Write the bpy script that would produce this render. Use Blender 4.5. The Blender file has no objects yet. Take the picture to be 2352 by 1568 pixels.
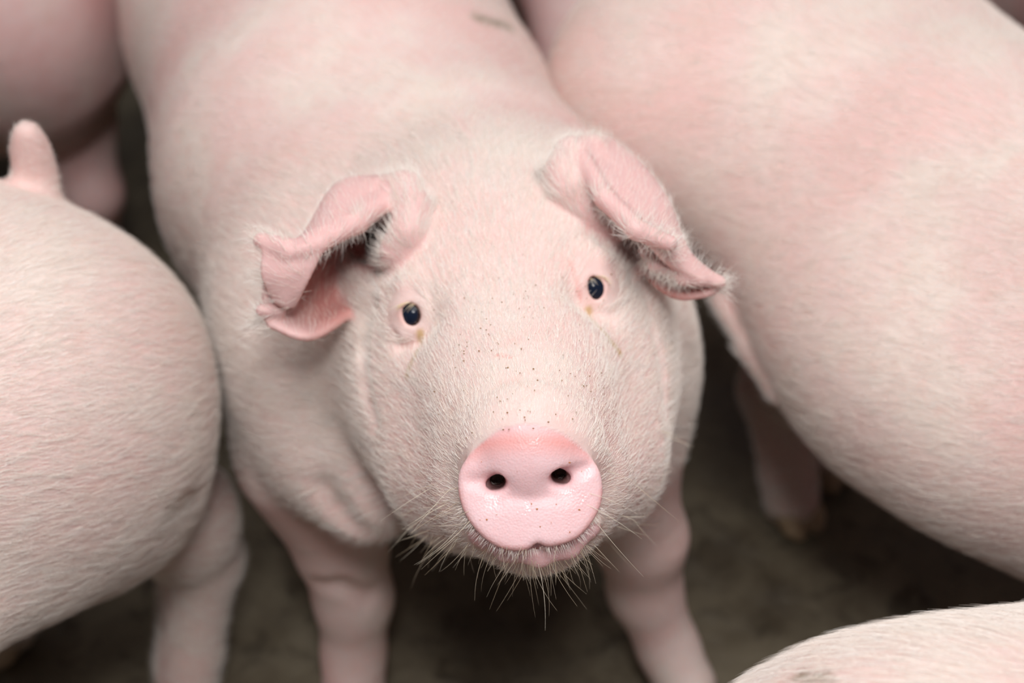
import bpy, math, os, time
import numpy as np
from mathutils import Vector
from mathutils.bvhtree import BVHTree

T0 = time.time()
scene = bpy.context.scene
COL = scene.collection
rng = np.random.default_rng(7)

# ------------------------------------------------------------------ camera
H = 1.12                                   # camera height
PITCH = math.radians(42.0)                 # looking down into the pen
F = 50.0 / 36.0 * 2352.0
cam_data = bpy.data.cameras.new('camera')
cam = bpy.data.objects.new('camera', cam_data)
COL.objects.link(cam)
cam.location = (0, 0, H)
cam.rotation_euler = (math.pi / 2 - PITCH, 0, 0)
cam_data.lens = 50
cam_data.sensor_width = 36
cam_data.clip_start = 0.05
cam_data.dof.use_dof = True
cam_data.dof.focus_distance = 0.815
cam_data.dof.aperture_fstop = 3.4
scene.camera = cam

# ------------------------------------------------------------------ light
world = bpy.data.worlds.new('world')
scene.world = world
world.use_nodes = True
wb = world.node_tree.nodes['Background']
wb.inputs[0].default_value = (0.95, 0.95, 1.0, 1)
wb.inputs[1].default_value = 0.11


def area(name, loc, target, size, sizey, power, colour):
    d = bpy.data.lights.new(name, 'AREA')
    d.shape = 'RECTANGLE'
    d.size = size
    d.size_y = sizey
    d.energy = power
    d.color = colour
    o = bpy.data.objects.new(name, d)
    COL.objects.link(o)
    o.location = loc
    o.rotation_euler = (Vector(target) - Vector(loc)).to_track_quat('-Z', 'Y').to_euler()
    return o


area('roof_light', (0.1, 0.45, 2.9), (0, 0.8, 0.4), 1.7, 1.7, 53, (1.0, 0.985, 0.965))
area('flood_lamp', (0.05, -0.22, 1.95), (0, 0.7, 0.4), 0.34, 0.24, 11.8, (1.0, 0.98, 0.96))

scene.cycles.use_adaptive_sampling = True
scene.cycles.adaptive_threshold = 0.03
scene.cycles.max_bounces = 5
scene.cycles.diffuse_bounces = 3
scene.cycles.glossy_bounces = 2
scene.cycles.transmission_bounces = 2
scene.cycles.transparent_max_bounces = 4
scene.cycles.caustics_reflective = False
scene.cycles.caustics_refractive = False
scene.view_settings.view_transform = 'Standard'
scene.view_settings.look = 'None'
scene.view_settings.exposure = 0.0
scene.view_settings.gamma = 1.0
scene.view_settings.use_curve_mapping = False

CAM = np.array([0, 0, H])
FWD = np.array([0, math.cos(PITCH), -math.sin(PITCH)])
UP = np.array([0, math.sin(PITCH), math.cos(PITCH)])
RIGHT = np.array([1.0, 0, 0])


def P(px, py, d):
    """a point of the pen: d metres in front of the lens, seen at px, py of the 2352x1568 photograph"""
    return CAM + FWD * d + RIGHT * ((px - 1176) / F * d) - UP * ((py - 784) / F * d)


def proj(p):
    q = np.asarray(p) - CAM
    d = q @ FWD
    return 1176 + F * (q @ RIGHT) / d, 784 - F * (q @ UP) / d, d


def A(*v):
    return np.array(v, dtype=float)


def unit(v):
    v = np.asarray(v, float)
    return v / np.linalg.norm(v)


# ------------------------------------------------------------------ solid modelling by distance fields
def smin(a, b, k):
    if k <= 0:
        return np.minimum(a, b)
    h = np.maximum(k - np.abs(a - b), 0) / k
    return np.minimum(a, b) - h * h * k * 0.25


def smax(a, b, k):
    return -smin(-a, -b, k)


class Cone:
    """tapered round limb from a to b"""
    def __init__(s, a, b, ra, rb, k=0.02):
        s.a, s.b, s.ra, s.rb, s.k = A(*a), A(*b), ra, rb, k
        s.lo = np.minimum(s.a - ra, s.b - rb)
        s.hi = np.maximum(s.a + ra, s.b + rb)

    def __call__(s, p):
        ba = s.b - s.a
        t = np.clip(((p - s.a) @ ba) / (ba @ ba), 0, 1)
        q = p - s.a - t[:, None] * ba
        return np.sqrt(np.einsum('ij,ij->i', q, q)) - (s.ra + (s.rb - s.ra) * t)


class Ell:
    """ellipsoid, axes given as the rows of rot"""
    def __init__(s, c, r, rot=None, k=0.02):
        s.c, s.r, s.k = A(*c), A(*r), k
        s.rot = np.eye(3) if rot is None else np.asarray(rot)
        m = max(r)
        s.lo, s.hi = s.c - m, s.c + m

    def __call__(s, p):
        q = (p - s.c) @ s.rot.T
        a = q / s.r
        k0 = np.sqrt(np.einsum('ij,ij->i', a, a))
        b = a / s.r
        k1 = np.sqrt(np.einsum('ij,ij->i', b, b)) + 1e-9
        return np.where(k0 < 1e-6, -min(s.r), k0 * (k0 - 1) / k1)


def rotz(a):
    c, s_ = math.cos(a), math.sin(a)
    return np.array([[c, s_, 0], [-s_, c, 0], [0, 0, 1]])


def frame(fwd, up=(0, 0, 1)):
    """rows: forward, left, up"""
    x = unit(fwd)
    y = unit(np.cross(up, x))
    return np.array([x, y, np.cross(x, y)])


class Solid:
    """ordered list of (operation, shape): add or cut, each with its own smoothing; far shapes are skipped"""
    def __init__(s):
        s.ops = []

    def add(s, *shapes):
        for q in shapes:
            s.ops.append(('+', q))
        return s

    def cut(s, *shapes):
        for q in shapes:
            s.ops.append(('-', q))
        return s

    def __call__(s, p, pad=0.08):
        lo, hi = p.min(0) - pad, p.max(0) + pad
        d = np.full(len(p), 0.2)
        for op, q in s.ops:
            if (q.lo > hi).any() or (q.hi < lo).any():
                continue
            if len(p) > 20000:
                m = ((p > q.lo - pad) & (p < q.hi + pad)).all(1)
                if not m.any():
                    continue
                v = q(p[m])
                d[m] = smin(d[m], v, q.k) if op == '+' else smax(d[m], -v, q.k)
            else:
                v = q(p)
                d = smin(d, v, q.k) if op == '+' else smax(d, -v, q.k)
        return d


def nets(f, ax, blk=8, it=3):
    """surface nets of the zero level of f on a rectilinear grid, vertices then pulled onto the surface"""
    ax = [np.asarray(a) for a in ax]
    n = [((len(a) - 1) // blk) * blk for a in ax]
    ax = [a[:m] for a, m in zip(ax, n)]
    nb = [m // blk for m in n]
    cen = [0.5 * (a[::blk] + a[blk - 1::blk]) for a in ax]
    half = [0.5 * (a[blk - 1::blk] - a[::blk]) * (blk / (blk - 1.0)) for a in ax]
    G = np.stack(np.meshgrid(*cen, indexing='ij'), -1).reshape(-1, 3)
    HD = np.sqrt(sum(np.meshgrid(*[h * h for h in half], indexing='ij'))).reshape(-1)
    fc = np.empty(len(G))
    for i in range(0, len(G), 200000):
        fc[i:i + 200000] = f(G[i:i + 200000])
    keep = np.abs(fc) < HD * 1.6 + 0.004
    V = np.repeat(np.repeat(np.repeat(np.where(fc < 0, -1.0, 1.0).reshape(nb).astype(np.float32), blk, 0), blk, 1), blk, 2)
    bi = np.array(np.unravel_index(np.nonzero(keep)[0], nb)).T
    off = np.stack(np.meshgrid(*[np.arange(blk)] * 3, indexing='ij'), -1).reshape(-1, 3)
    bi = bi[np.lexsort((bi[:, 2], bi[:, 1], bi[:, 0]))]
    for i in range(0, len(bi), 400):
        idx = (bi[i:i + 400, None, :] * blk + off[None]).reshape(-1, 3)
        pts = np.stack([ax[c][idx[:, c]] for c in range(3)], 1)
        V[idx[:, 0], idx[:, 1], idx[:, 2]] = f(pts)
    S = V < 0
    c8 = [S[a:S.shape[0] - 1 + a, b:S.shape[1] - 1 + b, c:S.shape[2] - 1 + c] for a in (0, 1) for b in (0, 1) for c in (0, 1)]
    s = sum(x.astype(np.uint8) for x in c8)
    act = (s > 0) & (s < 8)
    ci = np.array(np.nonzero(act)).T
    vid = -np.ones(act.shape, np.int32)
    vid[act] = np.arange(len(ci))
    acc = np.zeros((len(ci), 3))
    cnt = np.zeros(len(ci))
    for a in range(3):
        o1, o2 = [x for x in range(3) if x != a]
        for u in (0, 1):
            for v in (0, 1):
                i0 = ci.copy()
                i0[:, o1] += u
                i0[:, o2] += v
                i1 = i0.copy()
                i1[:, a] += 1
                f0 = V[i0[:, 0], i0[:, 1], i0[:, 2]]
                f1 = V[i1[:, 0], i1[:, 1], i1[:, 2]]
                m = (f0 < 0) != (f1 < 0)
                t = np.where(m, f0 / np.where(m, f0 - f1, 1), 0)
                p0 = np.stack([ax[c][i0[:, c]] for c in range(3)], 1)
                p1 = np.stack([ax[c][i1[:, c]] for c in range(3)], 1)
                acc += np.where(m[:, None], p0 + t[:, None] * (p1 - p0), 0)
                cnt += m
    vt = acc / cnt[:, None]
    quads = []
    for a in range(3):
        o1, o2 = [x for x in range(3) if x != a]
        sl0 = [slice(None)] * 3
        sl1 = [slice(None)] * 3
        sl0[a] = slice(0, -1)
        sl1[a] = slice(1, None)
        e = S[tuple(sl0)] != S[tuple(sl1)]
        ei = np.array(np.nonzero(e)).T
        ei = ei[(ei[:, o1] > 0) & (ei[:, o2] > 0) & (ei[:, o1] < act.shape[o1]) & (ei[:, o2] < act.shape[o2])]
        ids = []
        for u, v in ((-1, -1), (0, -1), (0, 0), (-1, 0)):
            j = ei.copy()
            j[:, o1] += u
            j[:, o2] += v
            ids.append(vid[j[:, 0], j[:, 1], j[:, 2]])
        q = np.stack(ids, 1)
        inside = S[ei[:, 0], ei[:, 1], ei[:, 2]]
        flip = inside if a != 1 else ~inside
        q[~flip] = q[~flip][:, ::-1]
        quads.append(q[(q >= 0).all(1)])
    quads = np.concatenate(quads)
    e = np.sort(np.concatenate([quads[:, [0, 1]], quads[:, [1, 2]], quads[:, [2, 3]], quads[:, [3, 0]]]), 1)
    e = np.unique(e, axis=0)
    deg = np.bincount(e.ravel(), minlength=len(vt))[:, None] + 1e-9

    def evalf(p):
        o = np.argsort(ax_key(p))
        r = np.empty(len(p))
        for i in range(0, len(p), 8000):
            r[o[i:i + 8000]] = f(p[o[i:i + 8000]])
        return r

    def ax_key(p):
        g = np.floor((p - p.min(0)) / 0.05).astype(np.int64)
        return (g[:, 0] * 1000 + g[:, 1]) * 1000 + g[:, 2]
    for r in range(it):
        sm = np.zeros_like(vt)
        for c in range(3):
            sm[:, c] = np.bincount(e[:, 0], vt[e[:, 1], c], len(vt)) + np.bincount(e[:, 1], vt[e[:, 0], c], len(vt))
        vt = 0.5 * vt + 0.5 * sm / deg
        h = 4e-4
        K = np.array([[1, -1, -1], [-1, -1, 1], [-1, 1, -1], [1, 1, 1]], float)
        g = np.zeros_like(vt)
        d0 = np.zeros(len(vt))
        for k in K:
            v = evalf(vt + k * h)
            g += k * v[:, None]
            d0 += v
        d0 /= 4
        g /= 4 * h
        g2 = np.maximum(np.einsum('ij,ij->i', g, g), 0.09)
        step = g * (d0 / g2)[:, None]
        L = np.linalg.norm(step, axis=1, keepdims=True)
        vt = vt - step * np.minimum(1, 0.004 / (L + 1e-9))
    nrm = g / (np.linalg.norm(g, axis=1, keepdims=True) + 1e-9)
    return vt, quads, nrm


def mesh_from(name, v, q, mats, attrs=None, parent=None, origin=None):
    v = np.asarray(v, np.float32)
    if origin is not None:
        v = v - np.asarray(origin, np.float32)
    q = np.asarray(q, np.int32)
    me = bpy.data.meshes.new(name)
    me.vertices.add(len(v))
    me.vertices.foreach_set('co', v.ravel())
    k = q.shape[1]
    me.loops.add(q.size)
    me.loops.foreach_set('vertex_index', q.ravel())
    me.polygons.add(len(q))
    me.polygons.foreach_set('loop_start', np.arange(0, q.size, k, dtype=np.int32))
    me.polygons.foreach_set('loop_total', np.full(len(q), k, np.int32))
    me.update(calc_edges=True)
    me.polygons.foreach_set('use_smooth', np.ones(len(q), bool))
    for an, av in (attrs or {}).items():
        at = me.attributes.new(an, 'FLOAT', 'POINT')
        at.data.foreach_set('value', np.asarray(av, np.float32))
    for m in (mats if isinstance(mats, (list, tuple)) else [mats]):
        me.materials.append(m)
    o = bpy.data.objects.new(name, me)
    COL.objects.link(o)
    if origin is not None and parent is None:
        o.location = origin
    if parent is not None:
        o.parent = parent
    return o


def hairs(name, pts, rad, mat, parent, origin):
    """pts: (n, k, 3) strands"""
    n, k = pts.shape[:2]
    cd = bpy.data.hair_curves.new(name)
    cd.add_curves([k] * n)
    cd.attributes['position'].data.foreach_set('vector', (pts - np.asarray(origin)).astype(np.float32).ravel())
    ra = cd.attributes.get('radius') or cd.attributes.new('radius', 'FLOAT', 'POINT')
    taper = np.linspace(1, 0.15, k)[None, :]
    ra.data.foreach_set('value', (np.asarray(rad).reshape(-1, 1) * taper * np.ones((n, k))).astype(np.float32).ravel())
    cd.materials.append(mat)
    o = bpy.data.objects.new(name, cd)
    COL.objects.link(o)
    o.parent = parent
    o['kind'] = 'stuff'
    return o


# ------------------------------------------------------------------ materials
class NT:
    def __init__(s, name):
        s.m = bpy.data.materials.new(name)
        s.m.use_nodes = True
        s.t = s.m.node_tree
        s.b = s.t.nodes['Principled BSDF']

    def n(s, typ, **kw):
        x = s.t.nodes.new(typ)
        for k, v in kw.items():
            if k in x.inputs:
                x.inputs[k].default_value = v
            else:
                setattr(x, k, v)
        return x

    def l(s, a, b):
        s.t.links.new(a, b)

    def noise(s, scale, detail=4, rough=0.55, co=None, dist=0.0):
        x = s.n('ShaderNodeTexNoise')
        x.inputs['Scale'].default_value = scale
        x.inputs['Detail'].default_value = detail
        x.inputs['Roughness'].default_value = rough
        x.inputs['Distortion'].default_value = dist
        if co is not None:
            s.l(co, x.inputs['Vector'])
        return x.outputs[0]

    def ramp(s, fac, stops):
        x = s.n('ShaderNodeValToRGB')
        e = x.color_ramp.elements
        e[0].position, e[0].color = stops[0][0], (*stops[0][1], 1)
        e[1].position, e[1].color = stops[1][0], (*stops[1][1], 1)
        for p, c in stops[2:]:
            z = e.new(p)
            z.color = (*c, 1)
        s.l(fac, x.inputs[0])
        return x.outputs[0]

    def mix(s, fac, a, b, mode='MIX'):
        x = s.n('ShaderNodeMix', data_type='RGBA', blend_type=mode)
        if isinstance(fac, float):
            x.inputs[0].default_value = fac
        else:
            s.l(fac, x.inputs[0])
        for i, v in ((6, a), (7, b)):
            if isinstance(v, tuple):
                x.inputs[i].default_value = (*v, 1)
            else:
                s.l(v, x.inputs[i])
        return x.outputs[2]

    def mul(s, a, b, op='MULTIPLY', clamp=False):
        x = s.n('ShaderNodeMath', operation=op)
        x.use_clamp = clamp
        for i, v in ((0, a), (1, b)):
            if isinstance(v, (int, float)):
                x.inputs[i].default_value = v
            else:
                s.l(v, x.inputs[i])
        return x.outputs[0]

    def att(s, name):
        return s.n('ShaderNodeAttribute', attribute_name=name).outputs['Fac']


def skin_material(name, tint=(1, 1, 1)):
    s = NT(name)
    co = s.n('ShaderNodeTexCoord').outputs['Object']

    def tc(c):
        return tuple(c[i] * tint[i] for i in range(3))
    big = s.noise(9, 3, 0.6, co)
    base = s.ramp(big, [(0.36, tc((0.80, 0.535, 0.505))), (0.50, tc((0.80, 0.595, 0.56))), (0.64, tc((0.80, 0.665, 0.61)))])
    # mottling of pink blotches
    bl = s.noise(55, 5, 0.65, co)
    blm = s.ramp(bl, [(0.50, (0, 0, 0)), (0.68, (1, 1, 1))])
    base = s.mix(s.mul(blm, 0.45), base, tc((0.78, 0.50, 0.455)))
    # ochre dirt film
    di = s.noise(14, 6, 0.7, co, 0.8)
    dim = s.ramp(di, [(0.55, (0, 0, 0)), (0.74, (1, 1, 1))])
    base = s.mix(s.mul(dim, 0.22), base, tc((0.66, 0.54, 0.40)))
    # small brown specks
    vo = s.n('ShaderNodeTexVoronoi')
    vo.inputs['Scale'].default_value = 120
    s.l(co, vo.inputs['Vector'])
    sp = s.ramp(vo.outputs['Distance'], [(0.05, (1, 1, 1)), (0.10, (0, 0, 0))])
    sn = s.ramp(s.noise(20, 2, 0.5, co), [(0.52, (0, 0, 0)), (0.60, (1, 1, 1))])
    base = s.mix(s.mul(s.mul(sp, sn), 0.45), base, (0.30, 0.16, 0.08))
    ear = s.att('ear')
    base = s.mix(s.mul(ear, 0.85), base, tc((0.77, 0.47, 0.46)))
    base = s.mix(s.att('inner'), base, tc((0.62, 0.25, 0.22)))
    base = s.mix(s.att('stain'), base, (0.50, 0.32, 0.12))
    base = s.mix(s.att('mud'), base, (0.23, 0.19, 0.12))
    base = s.mix(s.att('red'), base, (0.72, 0.27, 0.24))
    nose = s.att('nose')
    nn = s.noise(28, 4, 0.55, co)
    nc = s.ramp(nn, [(0.35, (0.85, 0.50, 0.52)), (0.65, (0.87, 0.59, 0.62))])
    cell = s.n('ShaderNodeTexVoronoi')
    cell.inputs['Scale'].default_value = 720
    s.l(co, cell.inputs['Vector'])
    nc = s.mix(s.mul(s.mul(cell.outputs['Distance'], 1.0), 0.35), nc, (0.80, 0.62, 0.62))
    nc = s.mix(s.att('flush'), nc, (0.83, 0.33, 0.30))
    nc = s.mix(s.mul(s.mul(sp, sn), 0.5), nc, (0.45, 0.18, 0.06))
    base = s.mix(nose, base, nc)
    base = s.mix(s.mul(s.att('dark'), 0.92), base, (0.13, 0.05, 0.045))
    s.l(base, s.b.inputs['Base Color'])
    s.b.subsurface_method = 'BURLEY'
    s.b.inputs['Subsurface Weight'].default_value = 0.5
    s.b.inputs['Subsurface Radius'].default_value = (1.0, 0.34, 0.22)
    s.b.inputs['Subsurface Scale'].default_value = 0.005
    s.l(s.mul(s.mul(nose, 0.55), s.ramp(s.noise(95, 3, 0.5, co), [(0.56, (0, 0, 0)), (0.64, (1, 1, 1))])), s.b.inputs['Coat Weight'])
    s.b.inputs['Coat Roughness'].default_value = 0.10
    rn = s.ramp(nn, [(0.4, (0.34,) * 3), (0.62, (0.50,) * 3)])
    s.l(s.mix(nose, (0.55, 0.55, 0.55), rn), s.b.inputs['Roughness'])
    s.b.inputs['Specular IOR Level'].default_value = 0.35
    # relief
    b1 = s.noise(420, 3, 0.6, co)
    b2 = s.noise(70, 4, 0.6, co)
    hgt = s.mul(s.mul(b1, 0.25), s.mul(b2, 0.9), 'ADD')
    hn = s.mul(s.mul(cell.outputs['Distance'], -0.16), s.mul(s.noise(150, 4, 0.6, co), 0.12), 'ADD')
    hmix = s.n('ShaderNodeMix', data_type='FLOAT')
    s.l(nose, hmix.inputs[0])
    s.l(hgt, hmix.inputs[2])
    s.l(hn, hmix.inputs[3])
    bp = s.n('ShaderNodeBump')
    bp.inputs['Strength'].default_value = 0.5
    bp.inputs['Distance'].default_value = 0.0022
    s.l(hmix.outputs[0], bp.inputs['Height'])
    s.l(bp.outputs[0], s.b.inputs['Normal'])
    s.l(bp.outputs[0], s.b.inputs['Coat Normal'])
    return s.m


def hair_material(name, c1, c2, rough=0.45):
    s = NT(name)
    hi = s.n('ShaderNodeHairInfo')
    s.l(s.ramp(hi.outputs['Random'], [(0.0, c1), (1.0, c2)]), s.b.inputs['Base Color'])
    s.b.inputs['Roughness'].default_value = rough
    s.b.inputs['Specular IOR Level'].default_value = 0.5
    return s.m


M_SKIN = skin_material('pig_skin')
M_SKIN_SHADED = skin_material('pig_skin_shaded', (0.80, 0.74, 0.76))  # same skin tinted darker for the far pigs, shade put into the colour
M_FUR = hair_material('bristle', (0.95, 0.83, 0.74), (0.98, 0.95, 0.92))
M_WHISKER = hair_material('whisker', (0.66, 0.52, 0.36), (0.86, 0.78, 0.64), 0.35)
M_LASH = hair_material('eyelash', (0.75, 0.56, 0.34), (0.92, 0.80, 0.58))


def eye_material():
    s = NT('eye_wet')
    co = s.n('ShaderNodeTexCoord').outputs['Object']
    sx = s.n('ShaderNodeSeparateXYZ')
    s.l(co, sx.inputs[0])
    # object z axis = direction of gaze, radius of the eye 1
    c = s.ramp(sx.outputs[2], [(0.0, (0.72, 0.74, 0.78)), (0.70, (0.72, 0.74, 0.80)), (0.76, (0.10, 0.05, 0.035)),
                               (0.84, (0.035, 0.017, 0.012)), (0.90, (0.010, 0.014, 0.026)), (1.0, (0.008, 0.013, 0.028))])
    s.l(c, s.b.inputs['Base Color'])
    s.b.inputs['Roughness'].default_value = 0.15
    s.b.inputs['Specular IOR Level'].default_value = 0.2
    return s.m


def hoof_material():
    s = NT('hoof_horn')
    co = s.n('ShaderNodeTexCoord').outputs['Object']
    s.l(s.ramp(s.noise(60, 4, 0.6, co), [(0.35, (0.30, 0.20, 0.12)), (0.65, (0.52, 0.38, 0.25))]), s.b.inputs['Base Color'])
    s.b.inputs['Roughness'].default_value = 0.5
    return s.m


def floor_material():
    s = NT('dirty_concrete')
    co = s.n('ShaderNodeTexCoord').outputs['Object']
    a = s.noise(7, 8, 0.62, co, 0.4)
    c = s.ramp(a, [(0.32, (0.080, 0.062, 0.040)), (0.50, (0.150, 0.122, 0.080)), (0.66, (0.24, 0.205, 0.145))])
    b = s.noise(24, 6, 0.7, co, 0.6)
    c = s.mix(s.ramp(b, [(0.52, (0, 0, 0)), (0.64, (0.8,) * 3)]), c, (0.048, 0.036, 0.022))
    s.l(c, s.b.inputs['Base Color'])
    s.l(s.ramp(a, [(0.4, (0.45,) * 3), (0.6, (0.85,) * 3)]), s.b.inputs['Roughness'])
    bp = s.n('ShaderNodeBump')
    bp.inputs['Strength'].default_value = 0.6
    bp.inputs['Distance'].default_value = 0.01
    s.l(s.mul(a, b, 'ADD'), bp.inputs['Height'])
    s.l(bp.outputs[0], s.b.inputs['Normal'])
    return s.m


M_EYE = eye_material()
M_HOOF = hoof_material()
M_FLOOR = floor_material()

# ------------------------------------------------------------------ floor of the pen
gx = np.linspace(-3.5, 3.5, 141)
gy = np.linspace(-1.5, 6.0, 151)
X, Y = np.meshgrid(gx, gy, indexing='ij')
Z = 0.0015 * (np.sin(X * 9 + 1.3 * np.sin(Y * 7)) + np.sin(Y * 11 + 1.7 * np.sin(X * 5))) - 0.003
vi = np.arange(X.size).reshape(X.shape)
fq = np.stack([vi[:-1, :-1], vi[1:, :-1], vi[1:, 1:], vi[:-1, 1:]], -1).reshape(-1, 4)
fl = mesh_from('floor', np.stack([X, Y, Z], -1).reshape(-1, 3), fq, M_FLOOR)
fl['kind'] = 'structure'


# ------------------------------------------------------------------ small parts
def sphere_obj(name, c, r, gaze, mat, parent, origin, label=None):
    u, w = np.meshgrid(np.linspace(0, 2 * np.pi, 33)[:-1], np.linspace(0, np.pi, 17), indexing='ij')
    v = np.stack([np.cos(u) * np.sin(w), np.sin(u) * np.sin(w), np.cos(w) * (1 + 0.06 * np.clip(np.cos(w), 0, 1) ** 6)], -1)
    idx = np.arange(32 * 17).reshape(32, 17)
    nx = np.roll(idx, -1, 0)
    q = np.stack([idx[:, :-1], idx[:, 1:], nx[:, 1:], nx[:, :-1]], -1).reshape(-1, 4)
    o = mesh_from(name, v.reshape(-1, 3), q, mat, parent=parent)
    o.location = Vector(c) - Vector(origin)
    o.rotation_euler = Vector(gaze).to_track_quat('Z', 'Y').to_euler()
    o.scale = (r, r, r)
    if label:
        o['label'] = label
    return o


def hoof_obj(foot, heading, parent, origin, size=1.0):
    """cloven hoof: two pointed toes under the fetlock, foot is the ground point"""
    R = frame(heading)
    v, q, n = nets(Solid().add(
        *[c for s_ in (-1, 1) for c in (
            Cone((0.004, s_ * 0.0115, 0.026), (0.022, s_ * 0.012, 0.012), 0.013, 0.011, 0.008),
            Cone((0.0, s_ * 0.012, 0.012), (0.030, s_ * 0.010, 0.007), 0.012, 0.007, 0.006))]),
        [np.arange(-0.03, 0.06, 0.003), np.arange(-0.04, 0.04, 0.003), np.arange(-0.012, 0.06, 0.003)], it=1)
    v = v * size
    v[:, 2] = np.maximum(v[:, 2], 0.0)
    v = v @ R + A(foot[0], foot[1], 0.0005)
    return mesh_from('hoof', v, q, M_HOOF, parent=parent, origin=origin)


def tag(o, label, cat, group=None):
    o['label'] = label
    o['category'] = cat
    if group:
        o['group'] = group


def zero_attrs(n):
    return {k: np.zeros(n) for k in ('ear', 'inner', 'stain', 'mud', 'red', 'nose', 'flush', 'dark')}


def seg_dist(p, a, b):
    ba = b - a
    t = np.clip(((p - a) @ ba) / (ba @ ba), 0, 1)
    return np.linalg.norm(p - a - t[:, None] * ba, axis=1)


def poly_mask(p, pts, w, soft):
    d = np.min([seg_dist(p, pts[i], pts[i + 1]) for i in range(len(pts) - 1)], 0)
    return np.clip((w + soft - d) / soft, 0, 1)


def comb(name, v, q, nrm, count, flow, length, radius, parent, origin, lift=0.25, mask=None, wild=0.25, mat=None, seed=1, vis=-0.6):
    """short bristles lying on a skin; flow(points) gives the way they lie"""
    r = np.random.default_rng(seed)
    fc = v[q].mean(1)
    fn = nrm[q].mean(1)
    fn /= np.linalg.norm(fn, axis=1, keepdims=True) + 1e-9
    area_ = 0.5 * np.linalg.norm(np.cross(v[q[:, 2]] - v[q[:, 0]], v[q[:, 3]] - v[q[:, 1]]), axis=1)
    w = area_.copy()
    if mask is not None:
        w *= mask(fc)
    x, y, d = proj(fc)
    out = np.maximum(np.maximum(-x, x - 2352), np.maximum(-y, y - 1568))
    out = np.where(d < .15, 3000, out)
    w *= np.clip(1.15 - out / 1500, .22, 1)          # thinner where only a step aside would show it
    vd = unit_rows(CAM - fc)
    w *= (np.einsum('ij,ij->i', vd, fn) > vis)
    if w.sum() <= 0:
        return None
    f = r.choice(len(q), count, p=w / w.sum())
    a, b = r.random((2, count, 1))
    pa = v[q[f, 0]] * (1 - a) + v[q[f, 1]] * a
    pb = v[q[f, 3]] * (1 - a) + v[q[f, 2]] * a
    p = pa * (1 - b) + pb * b
    na = nrm[q[f, 0]] * (1 - a) + nrm[q[f, 1]] * a
    nb_ = nrm[q[f, 3]] * (1 - a) + nrm[q[f, 2]] * a
    n = unit_rows(na * (1 - b) + nb_ * b)
    t = flow(p, n)
    t = t - np.einsum('ij,ij->i', t, n)[:, None] * n
    t = unit_rows(t)
    # clumps turn together
    cl = np.stack([np.sin(p @ A(91, 57, 33) + 3), np.sin(p @ A(-47, 83, 61) + 1), np.sin(p @ A(29, -71, 97))], 1)
    t = t + wild * 0.3 * cl + wild * r.normal(size=p.shape)
    t = t - np.einsum('ij,ij->i', t, n)[:, None] * n
    t = unit_rows(t)
    L = (length(p) if callable(length) else length) * r.uniform(0.6, 1.3, count)
    lf = lift * r.uniform(0.3, 1.5, count)
    k = np.linspace(0, 1, 4)
    pts = p[:, None, :] + t[:, None, :] * (L[:, None] * k)[:, :, None] + n[:, None, :] * (L[:, None] * (lf[:, None] * (k * (1.5 - 0.8 * k)) * 1.2) - 0.0004)[:, :, None]
    return hairs(name, pts, radius * r.uniform(0.7, 1.3, count), mat or M_FUR, parent, origin)


def unit_rows(a):
    return a / (np.linalg.norm(a, axis=1, keepdims=True) + 1e-9)


# ------------------------------------------------------------------ THE PIG THAT LOOKS UP
S = Solid()
# barrel
c0, c1, c2, c3 = A(-.052, .870, .375), A(-.131, 1.05, .380), A(-.205, 1.324, .385), A(-.310, 1.66, .395)
S.add(Cone(c0, c1, .140, .179, .05), Cone(c1, c2, .179, .188, .03), Cone(c2, c3, .190, .160, .03))
hd = frame(c3 - c1)
for sgn in (-1, 1):
    hip = c3 + hd[1] * sgn * .075 + A(0, 0, -.03)
    S.add(Ell(hip, (.145, .09, .15), hd, .06))
    S.add(Cone(hip + A(0, 0, -.07), hip + hd[0] * .05 + A(0, 0, -.20), .085, .038, .05))
    S.add(Cone(hip + hd[0] * .05 + A(0, 0, -.20), A(*(hip + hd[0] * .03)[:2], .05), .036, .027, .03))
    S.add(Cone(A(*(hip + hd[0] * .03)[:2], .05), A(*(hip + hd[0] * .01)[:2], .03), .027, .028, .02))
tl = c3 + hd[0] * .155 + A(0, 0, .05)
S.add(Cone(tl, tl + hd[0] * .04 + A(0, 0, -.03), .02, .012, .03), Cone(tl + hd[0] * .04 + A(0, 0, -.03), tl + hd[0] * .05 + A(.01, 0, -.12), .012, .006, .01))
# shoulders, brisket, neck
S.add(Ell((-.150, .855, .345), (.085, .115, .155), None, .07))
S.add(Ell((.075, .845, .328), (.076, .100, .125), None, .05))
S.add(Ell((-.035, .800, .340), (.125, .095, .105), None, .06))
S.add(Cone((-.040, .900, .415), (-.006, .770, .440), .130, .110, .06))
# forelegs
LEGS = [[(-.158, .800, .270, .066), (-.146, .785, .185, .0395), (-.139, .776, .120, .0335), (-.142, .762, .060, .0275), (-.143, .745, .030, .029)],
        [(.078, .800, .270, .056), (.110, .790, .185, .0385), (.117, .784, .120, .0315), (.140, .768, .060, .0265), (.156, .748, .030, .028)]]
for lg in LEGS:
    for a, b in zip(lg, lg[1:]):
        S.add(Cone(a[:3], b[:3], a[3], b[3], .03 if a[2] > .2 else .012))
# head
S.add(Ell((-.006, .790, .470), (.098, .115, .090), None, .05))
S.add(Cone((.0105, .570, .524), (-.002, .705, .470), .0425, .086, .03))
S.add(Ell((-.044, .705, .425), (.058, .085, .068), None, .04))
S.add(Ell((.047, .705, .432), (.062, .085, .068), None, .04))
S.add(Cone(P(1236, 1208, .848), (0, .700, .425), .029, .068, .03))
S.add(Cone(P(1125, 1125, .858), P(1085, 1090, .925), .034, .050, .03))
S.add(Cone(P(1320, 1105, .862), P(1345, 1068, .925), .032, .048, .03))
HEADBASE = Solid()
HEADBASE.ops = list(S.ops)


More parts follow.
